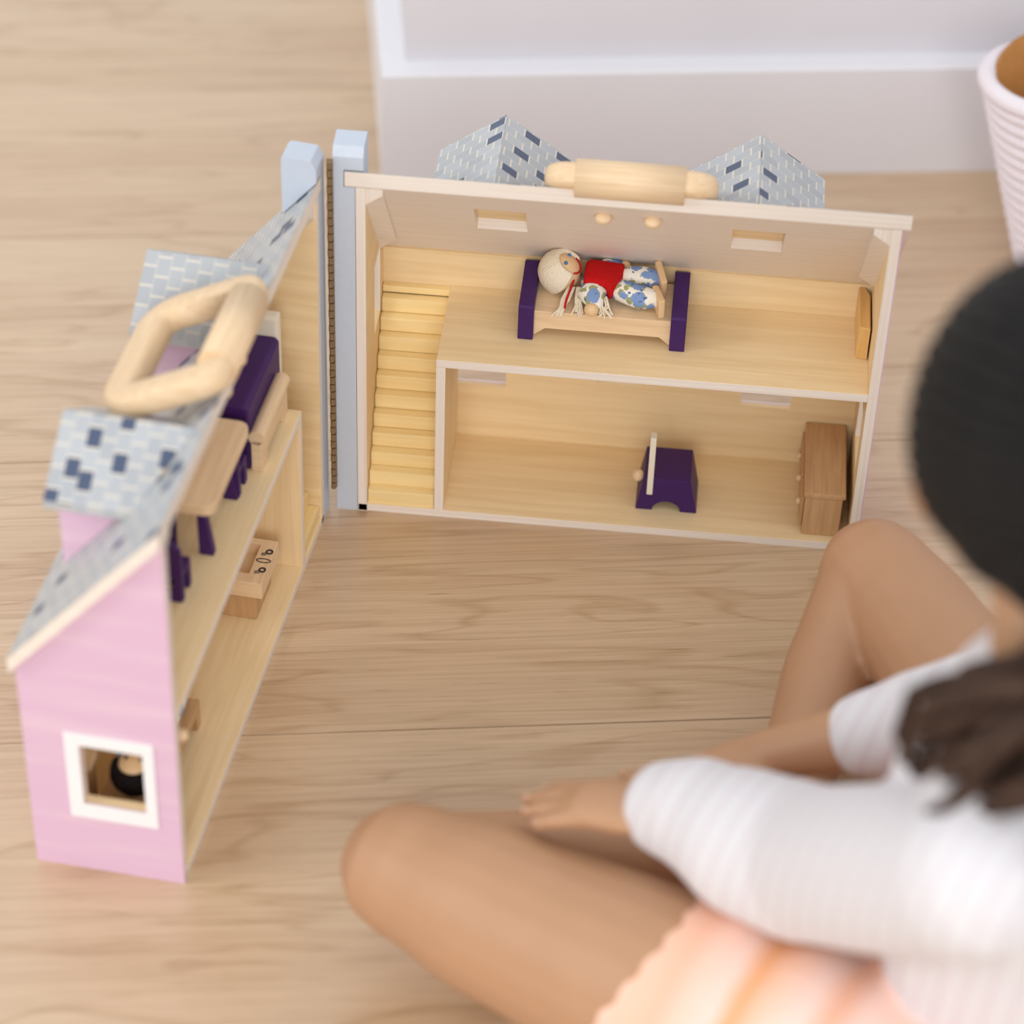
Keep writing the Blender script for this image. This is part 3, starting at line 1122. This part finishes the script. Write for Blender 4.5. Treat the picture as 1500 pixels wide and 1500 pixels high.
V = Vector
hipA, hipB = V((.424, -.352, .070)), V((.325, -.485, .072))
knA, knB = V((.302, -.112, .080)), V((.0745, -.3475, .066))
anA, anB = V((.248, -.268, .026)), V((.262, -.312, .050))
shN, shF = V((.318, -.520, .282)), V((.402, -.388, .282))
elN, elF = V((.262, -.415, .168)), V((.348, -.300, .165))
wrN, wrF = V((.196, -.357, .131)), V((.243, -.284, .103))
nk_ = V((.340, -.449, .325))
hd = V((.3365, -.4105, .4110))
pel = V((.368, -.422, .078))
fw = V((-.60, .72, -.34)).normalized()          # where the face looks
rg = fw.cross(V((0, 0, 1))).normalized()
up_ = rg.cross(fw).normalized()
RHd = Matrix((rg, fw, up_)).transposed()


def lerp(a, b, k):
    return a+(b-a)*k


def chain(pts, rad, n=5):
    P, Rr = [], []
    for i in range(len(pts)-1):
        for k in range(n):
            u = k/n
            P.append(lerp(pts[i], pts[i+1], u))
            s_ = u*u*(3-2*u)
            Rr.append(rad[i]+(rad[i+1]-rad[i])*s_)
    P.append(pts[-1])
    Rr.append(rad[-1])
    return P, Rr


b = MB()


def limb(pts, rad, seg=20):
    P, Rr = chain([V(p) for p in pts], rad)
    b.tube(P, Rr, seg)


# legs: thigh, knee, calf, foot
limb([hipA, lerp(hipA, knA, .45)+V((0, 0, .006)), lerp(hipA, knA, .85)+V((.003, 0, 0)), knA], [.050, .043, .0350, .0315])
limb([knA, lerp(knA, anA, .3)+V((-.0040, 0, -.013)), lerp(knA, anA, .7)+V((.002, 0, -.004)), anA], [.0285, .0260, .0215, .0160])
limb([hipB, lerp(hipB, knB, .42)+V((0, 0, .008)), lerp(hipB, knB, .82)+V((0, 0, .003)), knB], [.054, .0500, .0425, .0345])
limb([knB, lerp(knB, anB, .35)+V((0, .012, -.006)), lerp(knB, anB, .75)+V((0, .012, .0)), anB], [.0285, .0270, .0195, .0150])
for an, to, si in ((anA, V((.200, -.330, .020)), 1), (anB, V((.318, -.275, .046)), -1)):
    ft = (to-an).normalized()
    limb([an-ft*.012+V((0, 0, -.006)), lerp(an, to, .45), to], [.0165, .0150, .0115])
    sd = ft.cross(V((0, 0, 1))).normalized()
    for q in range(5):
        o_ = sd*((q-2)*.0058)
        l_ = .0105-.0012*q
        b.tube([to+o_*.8, to+o_+ft*l_+V((0, 0, -.003))], [.0046-.0003*q, .0040-.0003*q], 10)
# torso and neck
limb([pel, lerp(pel, nk_, .35)+fw*.004, lerp(pel, nk_, .75), nk_+V((0, 0, -.012))], [.062, .056, .054, .030])
limb([shN+V((.012, .012, 0)), nk_+V((0, 0, -.018)), shF+V((-.012, -.012, 0))], [.026, .030, .026])
limb([nk_+V((0, 0, -.02)), nk_+V((.0, .006, .02)), hd+V((0, -.004, -.04))], [.027, .024, .025])
# arms
limb([shN, lerp(shN, elN, .5), elN], [.026, .0235, .0195])
limb([elN, lerp(elN, wrN, .35), wrN], [.0195, .0190, .0130])
limb([shF, lerp(shF, elF, .5), elF], [.026, .0235, .0195])
limb([elF, lerp(elF, wrF, .35), wrF], [.0195, .0190, .0130])


def hand(wr, d, pn, curl, thumb):
    """d: direction of the fingers, pn: back-of-hand normal, thumb: +1/-1 side"""
    d = d.normalized()
    sd = pn.cross(d).normalized()*thumb
    pn = d.cross(sd).normalized()
    if pn.z < 0:
        pn = -pn
    b.tube([wr, wr+d*.016, wr+d*.034], [.0125, .0150, .0150], 18, flat=(.62, 1.25), up=pn)
    nails = []
    for q, (ln, of) in enumerate(((.038, .0125), (.043, .0042), (.040, -.0042), (.032, -.0122))):
        p0 = wr+d*(.033-abs(q-1.2)*.0018)+sd*of
        dq = (d+sd*(.05*(1.5-q))).normalized()
        p1 = p0+dq*ln*.42-pn*(.002+curl*.004)
        d2_ = (dq-pn*(curl*.9)).normalized()
        p2 = p1+d2_*ln*.32
        d3_ = (dq-pn*(curl*1.7)).normalized()
        p3 = p2+d3_*ln*.24
        b.tube([p0-d*.006, p0, p1, p2, p3], [.0052, .0050, .0047, .0043, .0036], 12)
        nails.append((p3, d3_, pn))
    p0 = wr+d*.010+sd*.0105
    p1 = p0+(d*.55+sd*.8).normalized()*.016
    p2 = p1+(d*.9+sd*.35-pn*.2).normalized()*.014
    b.tube([p0, p1, p2], [.0062, .0056, .0042], 12)
    nails.append((p2, (d*.9+sd*.35-pn*.2).normalized(), pn))
    return nails


nails = hand(wrN, V((-.052, .016, -.010)), V((0.05, .15, 1)), .25, -1)
nails += hand(wrF, V((-.045, -.022, -.014)), V((0, .1, 1)), .5, 1)
# head: skull, jaw, nose, brow, lips, ears
b.ellipsoid(hd+up_*.008-fw*.006, (.0560, .0640, .0600), RHd)
b.ellipsoid(hd+fw*.020-up_*.024, (.0430, .0400, .0400), RHd)
b.ellipsoid(hd+fw*.042-up_*.044, (.0180, .0150, .0140), RHd)
b.tube([hd+fw*.058+up_*.002, hd+fw*.066-up_*.012, hd+fw*.0655-up_*.0165], [.0045, .0062, .0066], 12)
for s in (-1, 1):
    b.ellipsoid(hd+fw*.0655-up_*.0165+rg*s*.005, (.0042, .0042, .0038), RHd, 10, 8)
    b.ellipsoid(hd+rg*s*.0575-up_*.012-fw*.006, (.0050, .0115, .0165), RHd, 14, 10)
    b.ellipsoid(hd+fw*.045+rg*s*.026-up_*.022, (.0150, .0130, .0140), RHd, 14, 10)
body = blob('body', b, M['skin'], person, .0024, 5)
body['label'] = 'bare legs, arms and neck'
for s in (-1, 1):
    ec = hd+fw*.0462+rg*s*.0205+up_*.003
    MB().ellipsoid(ec, (.0085, .0070, .0060), RHd, 16, 10).build('eye', M['eyewhite'], person, smooth=True)
    MB().ellipsoid(ec+fw*.0048, (.0042, .0030, .0042), RHd, 14, 8).build('iris', M['iris'], person, smooth=True)
    MB().tube([ec+fw*.004-rg*.009+up_*.0105, ec+fw*.0062+up_*.0130, ec+fw*.003+rg*.009+up_*.0105], [.0012, .0018, .0012], 8).build('eyebrow', M['hair'], person, smooth=True)
lc = hd+fw*.0560-up_*.0320
MB().tube([lc-rg*.0125-fw*.004, lc-rg*.004+up_*.0016, lc, lc+rg*.004+up_*.0016, lc+rg*.0125-fw*.004], [.0012, .0030, .0030, .0030, .0012], 10).build('mouth', M['lip'], person, smooth=True)
for p_, d_, n_ in nails:
    x_ = n_.cross(d_).normalized()
    R_ = Matrix((x_, d_, x_.cross(d_))).transposed()
    MB().ellipsoid(p_+n_*.0030+d_*.0010, (.0017, .0024, .0007), R_, 10, 6).build('nail', M['nail'], person, smooth=True)

# white ribbed top: torso, sleeves, cuffs
b = MB()
limb([pel+V((0, 0, .02)), lerp(pel, nk_, .35)+fw*.004, lerp(pel, nk_, .72), nk_+V((0, 0, -.022))], [.068, .064, .062, .040])
limb([shN, nk_+V((0, 0, -.026)), shF], [.034, .038, .034])
cuN = lerp(elN, wrN, .95)
cuF = lerp(elF, wrF, .54)
limb([shN, lerp(shN, elN, .5), elN], [.0350, .0360, .0350], 24)
limb([elN, lerp(elN, cuN, .4), lerp(elN, cuN, .8)+V((0, .004, .003)), cuN+V((0, .003, .002))], [.0360, .0345, .0275, .0240], 24)
limb([shF, lerp(shF, elF, .5), elF], [.0340, .0330, .0300], 24)
limb([elF, lerp(elF, cuF, .5), cuF], [.0300, .0265, .0215], 24)
M['knit'] = rib_knit('rib_knit', (.86, -.5, -.1))
top_ = blob('top', b, M['knit'], person, .0026, 5)
top_['label'] = 'white ribbed three-quarter sleeve top'

# peach skirt: gathered around the hips and bunched on the thighs
b = MB()


def bunch(a, c, r0, r1, n, amp):
    P, Rr = [], []
    for i in range(n*6+1):
        u = i/(n*6)
        P.append(lerp(a, c, u))
        Rr.append(r0+(r1-r0)*u+amp*math.sin(2*math.pi*n*u+1.3*math.sin(5*u)))
    b.tube(P, Rr, 36)


bunch(hipB+V((.02, -.01, -.004)), lerp(hipB, knB, .46)+V((0, 0, .004)), .066, .0560, 5, .0022)
bunch(hipA+V((.02, -.02, -.004)), lerp(hipA, knA, .30), .064, .055, 4, .003)
limb([pel+V((.01, -.01, -.01)), pel+V((0, 0, .03)), pel+V((0, 0, .085))], [.066, .072, .070])
limb([pel, lerp(lerp(hipA, knA, .25), lerp(hipB, knB, .35), .5)+V((0, 0, .0))], [.055, .042])
tx = (knB-hipB).normalized()
s0 = hipB.dot(tx)
sk_stops = [(s0-.09, (248, 206, 188)), (s0-.04, (250, 214, 198)), (s0-.012, (250, 168, 150)), (s0+.002, (248, 150, 138)), (s0+.012, (250, 208, 192)),
            (s0+.036, (250, 214, 200)), (s0+.050, (246, 190, 160)), (s0+.062, (250, 218, 206)), (s0+.082, (246, 196, 166)), (s0+.090, (238, 172, 122)),
            (s0+.100, (248, 212, 198)), (s0+.122, (246, 192, 164)), (s0+.16, (250, 208, 188))]
M['skirt'] = striped('peach_stripes', tx, sk_stops)
skirt = blob('skirt', b, M['skirt'], person, .0026, 7)
skirt['label'] = 'peach cotton skirt with coral stripes'
st_ = [pel+fw*.05+V((0, 0, .07)), lerp(pel, nk_, .55)+fw*.071, lerp(lerp(pel, nk_, .9), shF, .45)+fw*.045]
MB().tube(chain(st_, [.009]*3)[0], .009, 12, flat=(.35, 1.2), up=fw).build('shoulder_strap', M['coral'], person, smooth=True)

# hair: cap with fine locks, gathered low, wavy tail over the shoulder
b = MB()
b.ellipsoid(hd+up_*.010-fw*.010, (.0625, .0680, .0650), RHd, 40, 24)
b.ellipsoid(hd-fw*.026-up_*.020, (.0600, .0440, .0460), RHd, 30, 18)
b.ellipsoid(hd-fw*.010-up_*.016, (.0650, .0360, .0380), RHd, 30, 18)
b.ellipsoid(hd-fw*.016-up_*.032, (.0520, .0330, .0280), RHd, 30, 18)
hairo = blob('hair_raw', b, M['hair'], person, .0030, 4)
me = hairo.data
# open the face: push front-lower vertices inside the skull
for v in me.vertices:
    q = v.co-hd
    f_, u_ = q.dot(fw), q.dot(up_)
    if f_ > .018 and u_ < .040:
        v.co -= fw*max(0, (f_-.018))*1.05
hairo.name = 'hair'
hairo['label'] = 'smooth black hair drawn back'
uvl = me.uv_layers.new(name='UVMap')
for lp_ in me.loops:
    q = me.vertices[lp_.vertex_index].co-hd
    uvl.data[lp_.index].uv = (q.dot(fw)*8, math.atan2(q.dot(rg), q.dot(up_)+.02)*1.2)
# combed locks lying on the cap
random.seed(11)
nape = hd-fw*.058-up_*.046
mb = MB()
for i in range(90):
    a = -2.2+4.4*i/89
    pts = []
    for k in range(9):
        s_ = k/8
        th_ = math.radians(62)*(1-s_)+math.radians(178)*s_
        dv = (up_*math.cos(a)+rg*math.sin(a))
        p = hd+up_*.010-fw*.010+fw*(.0690*math.cos(th_))+dv*(.0650*math.sin(th_))
        p = lerp(p, nape, max(0, s_-.72)/.28)
        pts.append(p)
    mb.tube(pts, [.0026+.0012*math.sin(i*2.1+k) for k in range(9)], 6)
lk = mb.build('hair_lock', M['hair'], hairo, smooth=True)
lk['kind'] = 'stuff'


def P_at(x, y, d):
    v = _f+_r2*((x-750)/FPX)+_u2*((750-y)/FPX)
    return CAM+v*d


mb = MB()
main = [nape+V((0, 0, -.004)), V((.3400, -.4970, .3530)), V((.3290, -.5010, .3360)), V((.3160, -.4960, .3160)), V((.3070, -.4840, .2960))]
side = [nape+V((0, 0, -.006)), V((.3370, -.4970, .3500)), V((.3160, -.4850, .3310)), V((.3000, -.4740, .3150)), V((.2945, -.4740, .3000)), V((.3000, -.4770, .2890))]
for i in range(46):
    base_ = main if i % 3 else side
    o1 = V((random.gauss(0, 1), random.gauss(0, 1), random.gauss(0, 1)))*.0075
    pts = []
    ph = random.uniform(0, 6)
    n_ = len(base_)
    for k in range((n_-1)*4+1):
        j = min(int(k/4), n_-2)
        u = (k-4*j)/4
        p = lerp(base_[j], base_[j+1], u)
        g_ = k/((n_-1)*4)
        sp = .45+1.6*math.sin(math.pi*min(1, g_*1.05))**.8*(1-.35*g_)
        pts.append(p+o1*sp+V((math.sin(ph+g_*9), math.cos(ph+g_*8), 0))*.0028*g_)
    L_ = len(pts)
    mb.tube(pts, [.0042*(1-.75*(k/(L_-1))**2)+.0004 for k in range(L_)], 7)
tail = mb.build('ponytail', M['hair2'], person, smooth=True)
tail['label'] = 'wavy brown ponytail over the shoulder'
